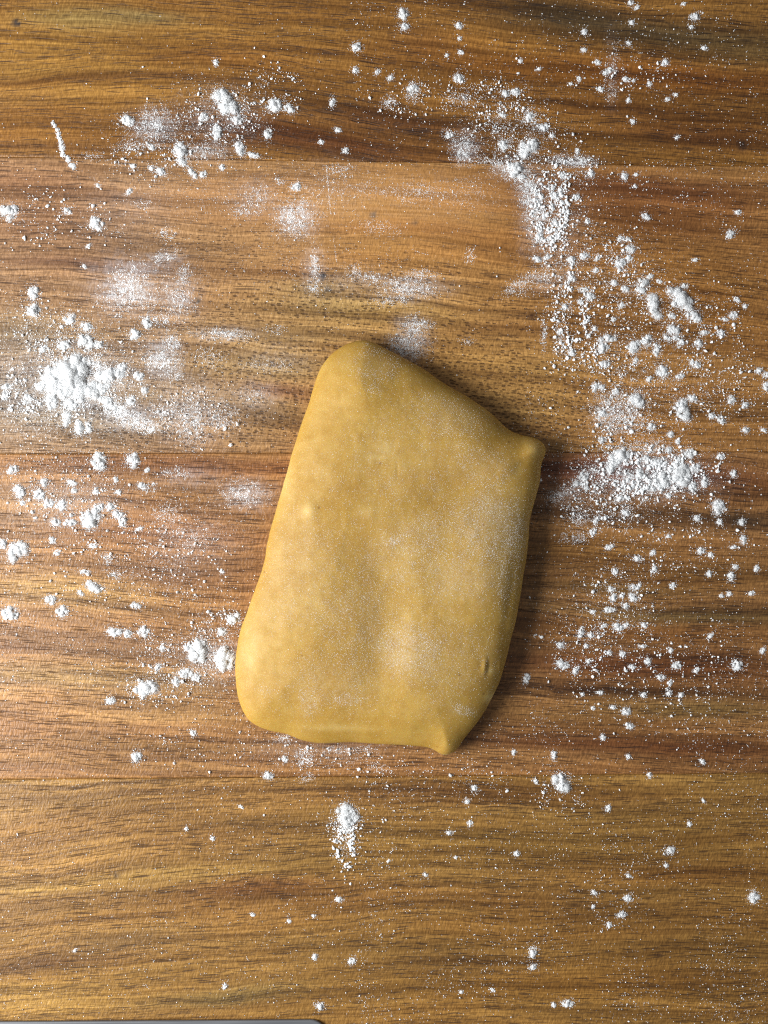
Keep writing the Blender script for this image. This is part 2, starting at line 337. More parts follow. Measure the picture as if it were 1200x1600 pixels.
def edge_dist(x, y):
    A = O; B = np.roll(O, -1, 0); d = np.full(x.shape, 1e9)
    for a, b in zip(A[::2], np.roll(O, -2, 0)[::2]):
        ab = b - a; t = np.clip(((x - a[0]) * ab[0] + (y - a[1]) * ab[1]) / (ab @ ab), 0, 1)
        d = np.minimum(d, np.hypot(x - a[0] - t * ab[0], y - a[1] - t * ab[1]))
    return d
# (x, y, rx, ry, angle, height mm): swells, dents and pinches of the sheet
RELIEF = [(602, 985, 40, 95, 8, -1.8), (688, 905, 34, 50, 10, -.8), (645, 1000, 34, 55, 0, .45), (430, 1090, 50, 40, 30, .5), (700, 930, 60, 60, 0, .5), (650, 800, 60, 45, -20, .7), (585, 880, 45, 45, 20, -1.1), (560, 610, 48, 44, 0, 1.1), (640, 630, 52, 46, 30, -1.1), (470, 950, 60, 100, 10, .8),
          (500, 740, 50, 110, 14, .7), (720, 700, 60, 40, 20, .5), (690, 775, 60, 28, -25, -1.1), (740, 860, 40, 60, 0, .6), (540, 1080, 60, 40, 0, .3), (660, 1060, 50, 45, 0, .7), (740, 1000, 30, 60, 10, -.5),
          (488, 797, 13, 15, 0, 0.9), (828, 708, 20, 18, 0, .6), (806, 720, 14, 28, 10, -.5), (757, 1036, 3.5, 10, 4, -.4), (752, 1032, 4, 10, 4, .6), (781, 1034, 3, 9, 0, -.5), (777, 1036, 3, 9, 0, .5), (763, 1084, 9, 8, 0, .5),
          (445, 855, 9, 20, 12, .25), (620, 737, 2.2, 10, 0, -.12), (600, 758, 30, 3, 0, -.15), (575, 800, 14, 12, 0, .12), (700, 1160, 20, 20, 0, .5), (660, 1140, 42, 24, 0, -.5), (560, 1150, 60, 14, 0, -.8), (790, 940, 8, 60, 8, -.5), (500, 1125, 90, 10, 4, .3)]
def dough_z(x, y, d=None):
    if d is None: d = edge_dist(x, y)
    Hm = 15.5 - 3.6 * np.clip((y - 1010) / 150, 0, 1) ** 1.2 - 1.2 * np.clip((x - 640) / 200, 0, 1) - 1.2 * np.clip((620 - y) / 90, 0, 1)
    for (px, py, rx, ry, an, h) in RELIEF:
        ca, sa = math.cos(math.radians(an)), math.sin(math.radians(an)); u = (x - px) * ca + (y - py) * sa; q = -(x - px) * sa + (y - py) * ca
        Hm = Hm + 1.1 * h * np.exp(-(u / rx) ** 2 - (q / ry) ** 2)
    Hm = Hm + (fbm(nz[6], x / 70, y / 70) - .5) * 0.7 + (fbm(nz[7], x / 16, y / 16) - .5) * 0.24
    wl = np.clip((640 - x) / 200, 0, 1)
    wr = 74 + 80 * wl                                   # how far the edge rolls over
    t = np.clip(1 - d / wr, 0, 1)
    return Hm * (0.36 + 0.64 * (1 - t ** 1.9) ** (1 / 2.0)) * 0.001
ax_a, ax_b = np.array([628.0, 690.0]), np.array([580.0, 1040.0])
t = np.clip(((O - ax_a) @ (ax_b - ax_a)) / ((ax_b - ax_a) @ (ax_b - ax_a)), 0, 1)
# centres spread evenly along the axis, smoothed so the rays never cross
for _ in range(60): t = 0.25 * np.roll(t, 1) + 0.5 * t + 0.25 * np.roll(t, -1)
C = ax_a + t[:, None] * (ax_b - ax_a)
rs = np.concatenate([1 - np.linspace(0, 1, 34, endpoint=False) ** 1.7 * 0.22, np.linspace(0.78, 0.0, 96)])
rings = []
nout = (O - np.roll(np.roll(O, 1, 0), 0, 0)); tan = np.roll(O, -3, 0) - np.roll(O, 3, 0); nrm = np.stack([tan[:, 1], -tan[:, 0]], -1); nrm /= np.linalg.norm(nrm, axis=1)[:, None]
if ((nrm * (O - O.mean(0))).sum(1)).mean() < 0: nrm = -nrm
z0 = dough_z(O[:, 0], O[:, 1], np.zeros(NO))
for q in (0.0, 0.12, 0.35, 0.6, 0.82):                  # tucked-under lower edge, widest at the rim
    ins = 4.0 * (1 - math.sin(math.acos(1 - q)))
    rings.append(np.column_stack([O - nrm * ins, z0 * q]))
for s in rs:
    Q = C + (O - C) * s
    d = edge_dist(Q[:, 0], Q[:, 1]) if s < 1 else np.zeros(NO)
    rings.append(np.column_stack([Q, dough_z(Q[:, 0], Q[:, 1], d)]))
R = np.array(rings); R[..., 0], R[..., 1] = PX(R[..., 0]), PY(R[..., 1])
R[..., 2] += 0.0001
nr = len(R); ids = np.arange(nr * NO).reshape(nr, NO); nx = np.roll(ids, -1, 1)
F = np.stack([ids[:-1], nx[:-1], nx[1:], ids[1:]], -1).reshape(-1, 4)
V = R.reshape(-1, 3)
base_c = np.array([[PX(600), PY(850), 0.0001]]); V = np.concatenate([V, base_c])
bf = np.stack([np.full(NO, len(V) - 1), nx[0], ids[0]], -1)
me = mesh_from('dough', V, bf, F)
import bmesh
bm = bmesh.new(); bm.from_mesh(me); bmesh.ops.remove_doubles(bm, verts=bm.verts, dist=1e-6); bmesh.ops.recalc_face_normals(bm, faces=bm.faces); bm.to_mesh(me); bm.free()
for p in me.polygons: p.use_smooth = True
vc = np.empty(len(me.vertices) * 3, np.float32); me.vertices.foreach_get('co', vc); vc = vc.reshape(-1, 3)
dx, dy = vc[:, 0] / S + 600, 800 - vc[:, 1] / S; pale = np.zeros(len(dx))
for (px, py, rx, ry, a) in [(487, 797, 10, 12, .4), (763, 1084, 9, 8, .7), (762, 1040, 8, 6, .3), (575, 800, 13, 11, .2), (440, 860, 8, 18, .15), (445, 740, 14, 40, .3), (400, 1000, 16, 50, .25), (828, 706, 10, 10, .3), (600, 703, 12, 9, .35), (590, 718, 16, 5, .3), (530, 1128, 60, 6, .25), (700, 1176, 10, 5, .5), (640, 1166, 30, 3, .5)]:
    pale = np.maximum(pale, a * np.exp(-((dx - px) / rx) ** 2 - ((dy - py) / ry) ** 2))
pale += 0.09 * np.clip((fbm(nz[3], dx / 20, dy / 20, 4) - .48) * 3, 0, 1)
haze = np.zeros(len(dx))
for (px, py, rx, ry, a) in [(762, 820, 55, 50, .42), (640, 1010, 50, 40, .36), (725, 895, 75, 45, .30), (620, 870, 90, 50, .20), (690, 655, 60, 32, .20), (560, 950, 70, 50, .20), (750, 735, 45, 30, .22), (590, 575, 42, 30, .16), (490, 900, 70, 90, .16), (520, 1055, 80, 40, .20), (488, 1085, 14, 22, .28), (545, 1082, 22, 9, .28), (720, 1100, 18, 8, .28), (660, 830, 60, 26, .22), (640, 740, 120, 80, .12), (690, 1010, 80, 70, .16)]:
    ww = fbm(nz[10], dx / 17 + px, dy / 17) - .5
    haze = np.maximum(haze, .48 * a * np.exp(-np.clip(np.hypot((dx - px) / rx, (dy - py) / ry) + ww * .8, 0, 9) ** 2))
me.attributes.new('haze', 'FLOAT', 'POINT').data.foreach_set('value', haze.astype(np.float32))
me.attributes.new('pale', 'FLOAT', 'POINT').data.foreach_set('value', np.clip(pale, 0, 1).astype(np.float32))
add('dough_slab', me, DOUGH, None, 'flat four cornered slab of yellow dough lying on the floured board', 'dough')

# ------------------------------------------------------------------ flour: grains, crumbs and clumps
def unit(kind):
    if kind == 'octa':
        V = np.array([(1,0,0),(-1,0,0),(0,1,0),(0,-1,0),(0,0,1),(0,0,-1)], float)
        F = np.array([(0,2,4),(2,1,4),(1,3,4),(3,0,4),(2,0,5),(1,2,5),(3,1,5),(0,3,5)])
        return V, F
    bm = bmesh.new(); bmesh.ops.create_icosphere(bm, subdivisions={'ico': 1, 'ico2': 2, 'ico3': 3}[kind], radius=1.0)
    V = np.array([v.co[:] for v in bm.verts]); F = np.array([[v.index for v in f.verts] for f in bm.faces]); bm.free(); return V, F
UNIT = {k: unit(k) for k in ('octa', 'ico', 'ico2')}
def lumps(kind, pos, rad, flat=0.8, jit=0.22, stretch=0.35):
    U, F = UNIT[kind]; n = len(pos)
    if n == 0: return np.zeros((0, 3)), np.zeros((0, 3), int)
    A = U[None] * (1 + rng.normal(0, jit, (n, len(U), 1)))
    A = A * np.stack([1 + rng.uniform(-stretch, stretch, n), 1 + rng.uniform(-stretch, stretch, n), flat * (1 + rng.uniform(-.2, .2, n))], -1)[:, None, :]
    q = rng.uniform(0, 2 * math.pi, n); c, s = np.cos(q)[:, None], np.sin(q)[:, None]
    tl = rng.normal(0, 0.5, n); ct, st = np.cos(tl)[:, None], np.sin(tl)[:, None]
    y1, z1 = A[..., 1] * ct - A[..., 2] * st, A[..., 1] * st + A[..., 2] * ct
    A = np.stack([A[..., 0] * c - y1 * s, A[..., 0] * s + y1 * c, z1], -1) * rad[:, None, None] + pos[:, None, :]
    return A.reshape(-1, 3), (F[None] + (np.arange(n) * len(U))[:, None, None]).reshape(-1, 3)
def join(parts):
    Vs, Fs, o = [], [], 0
    for V, F in parts:
        if len(V): Vs.append(V); Fs.append(F + o); o += len(V)
    return np.concatenate(Vs), np.concatenate(Fs)
def world(px, py, z): return np.stack([PX(px), PY(py), z], -1)
def ell(n, x, y, a, b, an, rho):
    th = rng.uniform(0, 2 * math.pi, n); u, v = a * rho * np.cos(th), b * rho * np.sin(th); c, s = math.cos(math.radians(an)), math.sin(math.radians(an))
    return x + u * c - v * s, y + u * s + v * c

def clump_parts(x, y, a, b=None, an=0, hk=1.0):
    b = a if b is None else b
    g = math.sqrt(a * b); A = math.pi * a * b; out = []
    H = min(0.32 * g, 2.3 + 0.19 * g) * hk                                # height, in layout units
    # lobes that break the outline
    nl = 3 + int(g * 0.7); lrho = 0.80 * np.sqrt(rng.random(nl)); lx, ly = ell(nl, x, y, a, b, an, lrho); lr = g * rng.uniform(0.16, 0.42, nl)
    lx[0], ly[0], lr[0], lrho[0] = x + rng.normal(0, .1 * g), y + rng.normal(0, .1 * g), .42 * g, .1
    lobes = np.stack([lx, ly, lr], -1); lh = H * (0.35 + 0.9 * (1 - lrho)) * rng.uniform(.6, 1.1, nl)
    def dome(px, py):
        d = np.hypot(px[:, None] - lobes[:, 0], py[:, None] - lobes[:, 1]) / lobes[:, 2]
        return np.max(lh * np.sqrt(np.clip(1 - d * d, 0, 1)), axis=1), d
    for q in range(nl): out.append(lumps('ico', world(lx[q:q+1], ly[q:q+1], np.zeros(1)), lr[q:q+1] * S * 0.8, flat=lh[q] / lr[q], jit=0.10, stretch=0.2))
    def fill(n):
        k = rng.integers(0, nl, n); r = np.sqrt(rng.random(n)) * 1.0 + rng.exponential(0.22, n); th = rng.uniform(0, 6.283, n)
        return lobes[k, 0] + lobes[k, 2] * r * np.cos(th), lobes[k, 1] + lobes[k, 2] * r * np.sin(th)
    n = int(A / 2.6) + 4; px, py = fill(n); h, d = dome(px, py); r = rng.uniform(0.4, 0.95, n) * min(1.0, 0.55 + g / 25)
    out.append(lumps('ico', world(px, py, (h * 0.9 + r * 0.3) * S), r * S))
    n = int(A / 0.34) + 30; px, py = fill(n); h, d = dome(px, py); r = rng.uniform(0.2, 0.48, n)
    out.append(lumps('octa', world(px, py, (h + 0.5 * r + 0.4) * S), r * S))
    n = int(34 * g); rho = 0.5 + rng.exponential(0.36, n); px, py = ell(n, x, y, a, b, an, rho); r = rng.uniform(0.2, 0.46, n) + rng.exponential(0.12, n)
    out.append(lumps('octa', world(px, py, r * 0.5 * S), r * S))
    return out

loose = []                                                            # joined: crumbs nobody could count
def scatter(x, y, rx, ry, an, n, med=0.58, mx=2.6, patch=0.5):
    n = int(n * 1.5); px, py = ell(n * 3, x, y, rx, ry, an, np.sqrt(rng.random(n * 3)) * 0.6 + rng.exponential(0.28, n * 3))
    keep = rng.random(n * 3) < np.clip((fbm(nz[8], px / 17, py / 17) - 0.36) * 3.2, 0.02, 1) * (1 - patch) + patch * (fbm(nz[9], px / 9, py / 9) > .52)
    px, py = px[keep][:n], py[keep][:n]; n = len(px)
    r = np.clip(med * np.exp(rng.normal(0, 0.55, n)), 0.3, mx); big = r > 1.3
    loose.append(lumps('octa', world(px, py, r * .5 * S)[~big], (r * S)[~big])); loose.append(lumps('ico', world(px, py, r * .5 * S)[big], (r * S)[big]))
filmp = []
def film(x, y, rx, ry, an=0, dens=0.4, sz=0.46):
    n = int(9.0 * math.pi * rx * ry * dens); rho = np.sqrt(rng.random(n)) * 1.6
    px, py = ell(n, x, y, rx, ry, an, rho)
    rr = rho + (fbm(nz[10], px / 9 + x, py / 9 + y) - .5) * 0.9
    keep = rng.random(n) < np.exp(-1.7 * np.clip(rr, 0, 9) ** 2) * np.clip((fbm(nz[11], px / 4, py / 4) - .22) * 2.4, 0.18, 1)
    px, py = px[keep], py[keep]; n = len(px); r = rng.uniform(0.6, 1.25, n) * sz + (rng.random(n) < .06) * rng.uniform(.2, .6, n)
    filmp.append(lumps('octa', world(px, py, r * .3 * S), r * S, flat=0.6))

# ---- clumps one can tell apart: (x, y, a, b, angle, label)
BIG = [
 (353, 160, 26, 17, 42, 'bright flour clump near the top left, the largest above the dough'),
 (428, 165, 15, 10, -30, 'oval flour clump just right of the largest clump at top left'),
 (199, 188, 13, 9, 30, 'small compact flour clump left of the pale smear at top left'),
 (284, 240, 9, 23, -18, 'narrow upright flour clump beside the upper left plank seam'),
 (14, 332, 15, 14, 0, 'round flour clump at the left edge of the upper second plank'),
 (52, 458, 9, 13, 5, 'small hard block of flour standing alone near the left edge'),
 (52, 486, 13, 12, 0, 'soft flour clump just below the small hard block at left'),
 (133, 533, 17, 11, 0, 'flour clump just above the big flour pile at left'),
 (827, 231, 20, 15, -40, 'bright oval flour clump at upper right, above the plank seam'),
 (808, 268, 18, 13, 20, 'flour clump sitting on the plank seam at upper right'),
 (1062, 468, 26, 15, 40, 'long bright flour clump at right, the largest of its cluster'),
 (1022, 480, 12, 21, -22, 'slanting flour clump left of the longest clump at right'),
 (994, 624, 14, 13, 0, 'round flour clump right of the dough, level with its upper slanting edge'),
 (1066, 642, 10, 22, -22, 'long narrow upright flour clump right of the round one'),
 (1062, 738, 15, 25, -15, 'tall bright flour clump in the band beside the dough corner'),
 (1036, 750, 16, 13, 0, 'wide flour clump just left of the tall bright one'),
 (1120, 792, 12, 12, 0, 'round flour clump below the dark band at far right'),
 (877, 1222, 14, 17, -30, 'oval flour clump alone below the right corner of the dough'),
 (541, 1275, 20, 19, 0, 'round flour clump alone below the lower edge of the dough'),
 (142, 812, 16, 21, 10, 'largest flour clump of the row left of the dough'),
 (26, 862, 21, 14, -30, 'slanting flour clump at the left edge below the row'),
 (17, 958, 14, 13, 0, 'round flour clump at the left edge, lowest on that side'),
 (313, 1017, 17, 22, 5, 'ragged flour clump near the lower left side of the dough'),
 (348, 1030, 19, 21, 0, 'flour clump touching the lower left side of the dough'),
 (229, 1074, 23, 13, -18, 'wide flour clump left of the ragged pair by the dough'),
 (155, 722, 12, 14, 0, 'left one of two round clumps just below the big flour pile'),
 (206, 719, 12, 12, 0, 'right one of two round clumps just below the big flour pile'),
 (969, 713, 22, 12, -20, 'upper left flour clump of the band beside the dough corner'),
]
for (x, y, a, b, an, lb) in BIG:
    V, F = join(clump_parts(x, y, a, b, an, 1.25 if 'hard block' in lb else 1.0))
    add('flour_clump', mesh_from('flour_clump', V, F), FLOUR, None, lb, 'flour', 'flour clumps on the board')

# the big pile: steep bright core, crumbly skirt, brushed tail
parts = []
for c in [(113, 588, 24, 34, 8, 1.35), (100, 600, 30, 26, 0, 1.0), (132, 612, 28, 20, 20, .9), (88, 592, 22, 24, 0, .8), (172, 588, 24, 15, 0, .75), (158, 606, 14, 12, 0, .6), (190, 578, 9, 12, 0, .7), (80, 622, 9, 20, 0, .8), (122, 566, 14, 12, 0, .8),
          (110, 632, 14, 10, 0, .7), (124, 668, 9, 13, 0, .8), (138, 668, 5, 10, 0, .8), (216, 588, 9, 8, 0, .8), (170, 630, 22, 9, 25, .5), (205, 626, 9, 7, 0, .6), (66, 604, 9, 9, 0, .7), (42, 624, 8, 8, 0, .9), (104, 655, 9, 12, 0, .6)]:
    parts += clump_parts(*c)
V, F = join(parts)
add('flour_pile', mesh_from('flour_pile', V, F), FLOUR, None, 'big crumbly white flour pile on the left of the board', 'flour')
# crumbly streak at the top left
tt = np.clip(np.linspace(0, 1, 30) + rng.normal(0, .02, 30), 0, 1); parts = []
for u in tt:
    parts += clump_parts(82 + 31 * u + 3 * math.sin(u * 7) + rng.normal(0, 1.8), 192 + 70 * u, rng.uniform(1.2, 2.6) + 1.3 * u, rng.uniform(1.2, 2.8) + u, 0, 1.1)
V, F = join(parts)
add('flour_streak', mesh_from('flour_streak', V, F), FLOUR, None, 'thin crumbly streak of flour slanting down near the top left', 'flour')

# ---- smaller clumps: (x, y, a[, b[, angle]])
TL = [(371,188,11,8),(318,183,7),(338,210,7,14,0),(452,170,8,7),(419,208,7,12),(300,270,5,11,-35),(317,272,6),(376,232,7,14,-25),(396,243,8,5),(347,262,5),(236,230,6),(252,269,7),(236,263,5),(208,260,4),(202,300,7),(153,290,4),(152,350,13,10),(105,330,5,9),(138,385,4),(463,292,8),(557,74,8),(555,110,5),(590,113,5),(520,160,5,11),(527,203,5),(502,222,5),(540,235,7,5),(337,98,4,6),(132,417,4)]
TR = [(630,22,8,10),(632,42,6),(717,40,7),(718,60,3),(720,82,4),(698,87,3),(610,122,5),(645,138,8,7),(717,122,8),(702,212,8,6),(848,199,8,7),(806,144,8,9),(790,146,6),(785,180,6),(787,228,8),(923,272,7,8),(880,275,6),(902,236,4),(862,212,4,6),(827,183,7),(913,50,5),(912,78,4),(985,5,4),(995,12,4),(987,36,3.5),(1086,26,7),(1068,6,4),(1080,42,3),(982,68,4),(1100,75,5),(1039,98,5),(951,110,5),(946,114,3.5),(978,124,5),(990,126,3),(938,140,5),(934,98,4),(1015,131,3,4),(1043,155,4),(1056,148,3),(989,190,5),(982,157,4),(905,124,4),(892,131,3),(1058,215,3.5),(813,95,4),(842,108,4),(976,276,6),(994,273,4),(992,291,3),(1009,338,7),(918,346,5),(1141,366,9),(1153,332,6),(1086,406,4)]
R1 = [(843,372,8,9),(862,371,7,5),(840,405,7,5),(855,402,5),(861,293,6,8),(868,307,8,6,20),(862,325,4,9,15),(900,309,6),(868,347,6),(846,308,5),(875,300,4,8),(850,340,4,5),(913,400,9,8),(934,403,5),(893,407,7,9),(893,434,7),(931,423,5),(969,373,5),(980,374,7,5),(985,389,7),(969,411,8,10),(983,404,5),(959,442,5),(1003,446,11,13,30),(977,452,7),(1083,494,13,12),(1050,493,6,8),(1053,518,8,15,-20),(1063,537,8),(1042,528,6),(1100,520,6),(1127,521,7),(1146,493,6),(1133,499,5),(1151,468,5),(1164,479,4),(1091,537,7),(1086,569,7,6),(942,544,10,9),(950,529,15,7),(991,542,11,13),(1010,534,11),(1026,547,6,13),(993,564,5,6),(945,569,7,9),(921,463,8),(907,472,6),(912,453,8,5),(883,480,7,11),(875,518,5),(893,550,7),(958,499,4),(970,479,5),(920,525,4),(929,514,4),(1035,580,9,13,-35),(1014,592,6),(1062,588,7),(929,605,5,9),(940,605,5,8),(961,612,5),(1081,623,10,7),(1143,625,6,8),(1164,633,6),(1186,579,5),(1197,604,5,9),(1197,586,4,5),(942,646,7,9),(1113,650,5),(1127,656,6),(1016,432,6,5),(1030,440,5),(1069,447,6,4)]
R2 = [(955,726,8,14,20),(967,717,8),(1008,718,10,8),(1030,722,11,10),(999,742,8,11),(1077,709,8),(1084,732,9,7),(1101,754,8,9),(1083,762,8),(1045,703,7),(912,744,8,10),(901,755,9,7),(916,763,5,7),(981,750,6),(969,779,6),(979,778,5),(978,802,5),(1089,810,6),(1125,816,5),(1044,838,4),(930,815,6),(927,831,6),(952,855,6),(996,873,8,6),(1020,864,5),(1095,861,6),(1146,740,5,7),(1126,713,7,5),(1161,844,6,8),(1146,855,5),(1110,867,4),(1165,672,5,6),(1193,672,4),(1047,679,6),(1018,667,7),(940,687,7),(1059,690,4),(1159,816,6,9),(1020,764,6,5),(1045,775,5),(1022,891,6),(1108,896,5),(1143,901,6,9),(1149,886,4),(961,893,4,8),(955,921,5),(958,934,6),(990,918,8,5),(999,914,4),(990,933,7),(972,930,4),(977,947,5),(953,953,7,4),(926,956,4),(965,980,7,6),(978,977,4),(1007,977,5),(943,978,4),(908,988,5,10,20),(923,993,5),(875,1009,5),(916,1009,4)]
RL = [(878,1038,10,9),(900,1047,6),(952,1020,3,5),(972,1022,4,5),(920,1033,5,4),(987,1042,6,4),(1012,1033,4,6),(1057,1041,9,6),(1088,1047,5),(1152,1039,9),(1032,1058,6,5),(1047,1067,3,6),(1045,1083,5),(1064,1086,5),(1005,1086,4,5),(937,1082,6,4),(926,1106,3),(958,1105,5,3),(978,1111,7),(984,1134,6,8),(1127,931,4),(1139,928,4),(1174,927,4),(1182,889,3,6),(1051,914,4),(1048,1016,4),(1110,993,4),(1003,1010,6,3),(1191,1017,5),(910,1085,3),(942,1152,5),(865,1180,5,8),(982,1182,4,6),(1097,1190,5),(802,1175,3,5),(822,1060,5,8),
      (950,1263,5),(837,1221,4),(1047,1329,7,11),(1041,1352,3),(1178,1401,9,10),(982,1368,4),(929,1395,4),(981,1404,6),(971,1429,7),(832,1487,7,12),(833,1511,7,6),(886,1567,10,8),(865,1570,4),(735,1286,4,6),(702,1301,4,5),(741,1231,4),(730,1252,4),(807,1334,4),(665,1367,3),(721,1550,3),(769,1546,4),(1077,1287,4),(1099,1251,3),(607,1345,3),(712,1340,3),(952,1445,4),(927,1416,3),(1015,1211,4)]
LL = [(419,1212,8,9),(291,1295,3),(351,1541,4,5),(500,1572,8,9),(492,1495,4,7),(550,1501,5),(530,1405,5),(490,1431,4),(452,1439,3),(395,1429,3),(117,1485,3),(377,1261,3),(332,1310,3),(302,1145,6),(213,1183,8,10),(445,1186,5)]
L = [(109,498,9),(136,510,13,8),(69,545,7),(100,540,9,10),(154,539,9,6),(210,523,11,10),(229,505,6,11),(226,610,6),(20,734,9),(30,768,10,13),(36,786,5),(60,772,10,8,30),(75,786,8,7),(69,754,7),(97,789,12,9),(112,755,6,8),(116,767,6,4),(87,816,9,7),(110,817,10,7),(155,793,9,7),(172,792,8),(182,803,8),(192,812,7,13),(181,750,5),(150,769,5,4),(185,769,5,4),(217,827,5),(230,734,5),(4,850,8,10),(78,937,9),(97,957,8,9),(147,917,13,10),(126,927,5),(132,893,8,5),(145,853,8,6),(89,863,6),(82,844,5),(178,987,13,11),(200,990,7),(224,987,11,10),(212,947,8,5),(172,1095,10,8),(290,1052,13,8,-15),(307,1058,8,9),(275,1065,5,9),(365,967,12,9),(348,987,10,8),(293,1012,6,7),(247,1043,6),(253,1013,4),(347,892,4),(10,604,9,7),(8,618,5,9),(222,760,8,6)]
for lst, where in ((TL, 'at the top left'), (TR, 'at the top right'), (R1, 'in the thick scatter right of the dough, above its corner'), (R2, 'in the band right of the dough, level with its corner'),
                   (RL, 'at the lower right'), (LL, 'at the lower left, below the dough'), (L, 'on the left around the big pile')):
    for c in lst:
        g = math.sqrt(c[2] * (c[3] if len(c) > 3 else c[2]))
        if len(c) < 5:                                     # no two crumbs broke alike
            c = (c[0], c[1], c[2] * rng.uniform(.8, 1.3), (c[3] if len(c) > 3 else c[2]) * rng.uniform(.6, 1.05), rng.uniform(-50, 50) if len(c) < 4 else rng.uniform(-15, 15))
        pr = clump_parts(*c)
        if g < 5.4: loose += pr
        else:
            V, F = join(pr)
            add('flour_crumb', mesh_from('flour_crumb', V, F), FLOUR, None, 'small white flour crumb ' + where, 'flour', 'small flour crumbs ' + where)

# ---- loose scatter
for a in [(130,600,90,70,0,1100),(40,610,45,55,0,420),(60,520,60,45,0,300,.65),(100,770,95,55,0,480),(140,890,110,70,0,330),(290,1030,85,55,0,480),(340,975,45,30,0,220),(230,1080,60,30,0,160),(345,180,75,55,0,520),(430,140,60,45,0,190,.6),(230,250,85,35,0,260),(60,340,55,55,0,170,.65),(160,345,60,40,0,140),
          (862,330,38,75,0,760,.95),(800,190,60,65,0,420),(900,265,70,25,0,230),(930,420,80,70,0,640),(890,500,35,70,0,330,.95),(1030,490,95,70,0,560),(950,565,70,45,0,430),(1050,610,110,60,0,470),(960,650,50,45,0,380),(1010,740,100,42,0,1150,.95),(930,790,75,35,0,420),(1060,850,110,65,0,420),(960,950,75,75,0,360),(1050,1060,130,90,0,420,.65),(910,1010,60,50,0,200),
          (541,1320,24,50,0,260,.85),(545,1285,45,30,0,90),(877,1245,45,40,0,120,.6),(740,155,60,40,0,200,.6),(985,120,70,50,0,130,.6),(640,150,60,40,0,130,.6),(500,1180,110,22,0,150,.6),(330,1160,120,40,0,140,.6),(680,1220,160,40,0,200,.55),(1130,560,60,90,0,280,.65),(300,640,70,50,0,330,.6),(300,900,70,60,0,180,.6),(240,840,60,40,0,170,.6)]:
    scatter(*a)
def dust(x0, y0, x1, y1, n, med=0.52):
    n = int(n * 2.0)
    px, py = rng.uniform(x0, x1, n), rng.uniform(y0, y1, n); k = rng.random(n) < np.clip((fbm(nz[9], px / 70, py / 70) - .25) * 2.2, .1, 1); px, py = px[k], py[k]
    r = np.clip(med * np.exp(rng.normal(0, .38, len(px))), .28, 1.5); loose.append(lumps('octa', world(px, py, r * .5 * S), r * S))
dust(0, 0, 1200, 1600, 2600); dust(560, 1120, 1200, 1600, 4200); dust(820, 250, 1200, 1150, 4200); dust(0, 1150, 600, 1600, 1500); dust(550, 0, 1200, 260, 1300); dust(0, 450, 320, 1100, 3000); dust(300, 900, 400, 1150, 400); dust(-300, 0, 0, 1600, 1200); dust(1200, 0, 1500, 1600, 1600)
V, F = join(loose)
add('loose_flour', mesh_from('loose_flour', V, F, smooth=False), FLOUR, None, 'loose flour grains scattered over the wooden board', 'flour', None, 'stuff')

# ---- thin films and smears
for a in [(240,195,28,24,-40,.55),(205,230,26,12,0,.30),(320,237,38,14,0,.30),(140,243,22,8,0,.22),(465,340,32,25,0,.8),(463,292,11,9,0,.6),(400,308,20,20,0,.28),(382,330,26,12,0,.25),(436,282,8,6,0,.4),(185,362,12,9,0,.3),(260,366,16,11,0,.3),(222,320,16,8,0,.25),(535,265,22,9,0,.25),
          (196,432,32,24,20,.8),(200,462,42,24,0,.62),(255,402,24,8,-20,.55),(278,472,20,24,0,.42),(288,428,12,15,0,.35),(253,567,24,19,0,.85),(268,535,14,20,0,.5),(258,500,13,10,0,.45),(273,588,13,6,0,.5),(240,500,22,10,0,.3),
          (350,523,42,9,3,.62),(492,412,9,26,0,.6),(492,448,14,10,0,.45),(578,433,22,9,0,.55),(640,448,45,14,5,.6),(660,428,22,7,0,.45),(612,470,28,10,0,.3),(652,510,20,16,0,.6),(632,545,26,20,0,.5),(430,515,14,8,0,.35),(600,300,40,8,10,.20),(655,300,34,14,0,.22),(590,355,35,12,10,.22),(555,425,14,12,0,.25),
          (735,400,8,16,25,.35),(815,445,30,12,-25,.4),(850,430,20,18,0,.35),(850,520,5,24,0,.6),(730,533,14,6,0,.25),(835,330,17,60,-8,.5),(822,290,16,26,-20,.45),(895,252,32,9,4,.75),(790,262,22,16,0,.5),(727,232,18,22,15,.7),(702,210,11,8,0,.5),(720,155,24,14,0,.35),(645,145,11,14,0,.5),(607,160,11,10,0,.55),(788,228,11,10,0,.6),(760,250,40,10,0,.25),(828,185,14,14,0,.5),
          (180,638,26,16,25,.85),(215,660,34,12,15,.75),(150,570,16,12,0,.6),(235,672,14,6,-10,.6),(300,660,25,34,0,.38),(260,650,20,20,0,.35),(350,655,22,22,0,.24),(395,620,22,12,0,.28),(275,740,24,9,0,.35),(385,772,33,20,8,.62),(230,760,16,10,0,.4),(260,800,26,20,0,.22),(168,873,13,10,0,.5),(182,897,13,7,0,.45),(330,560,30,16,0,.18),(420,570,40,10,0,.15),(300,840,40,20,0,.16),
          (445,1155,16,7,10,.55),(475,1185,15,12,0,.6),(530,1172,30,6,0,.2),(570,1170,16,6,0,.25),(590,1200,18,9,0,.2),(480,1215,14,8,0,.3),(871,777,15,11,0,.4),(895,765,22,10,-20,.3),(925,735,14,9,0,.3),(950,640,22,26,0,.45),(975,660,40,20,0,.35),(1000,700,60,14,0,.30),(1000,750,70,25,0,.45),(900,840,26,10,0,.25),(905,810,18,14,0,.22),(958,105,10,40,8,.13),(955,150,10,14,0,.15),(875,530,10,30,0,.3),(540,1300,16,30,0,.4),(985,645,22,20,0,.4),
          (725,300,60,22,8,.07),(520,310,60,50,0,.06),(240,210,70,30,0,.08),(640,545,30,30,0,.16),(80,560,90,70,0,.09),(60,650,70,40,0,.10)]:
    film(*a)
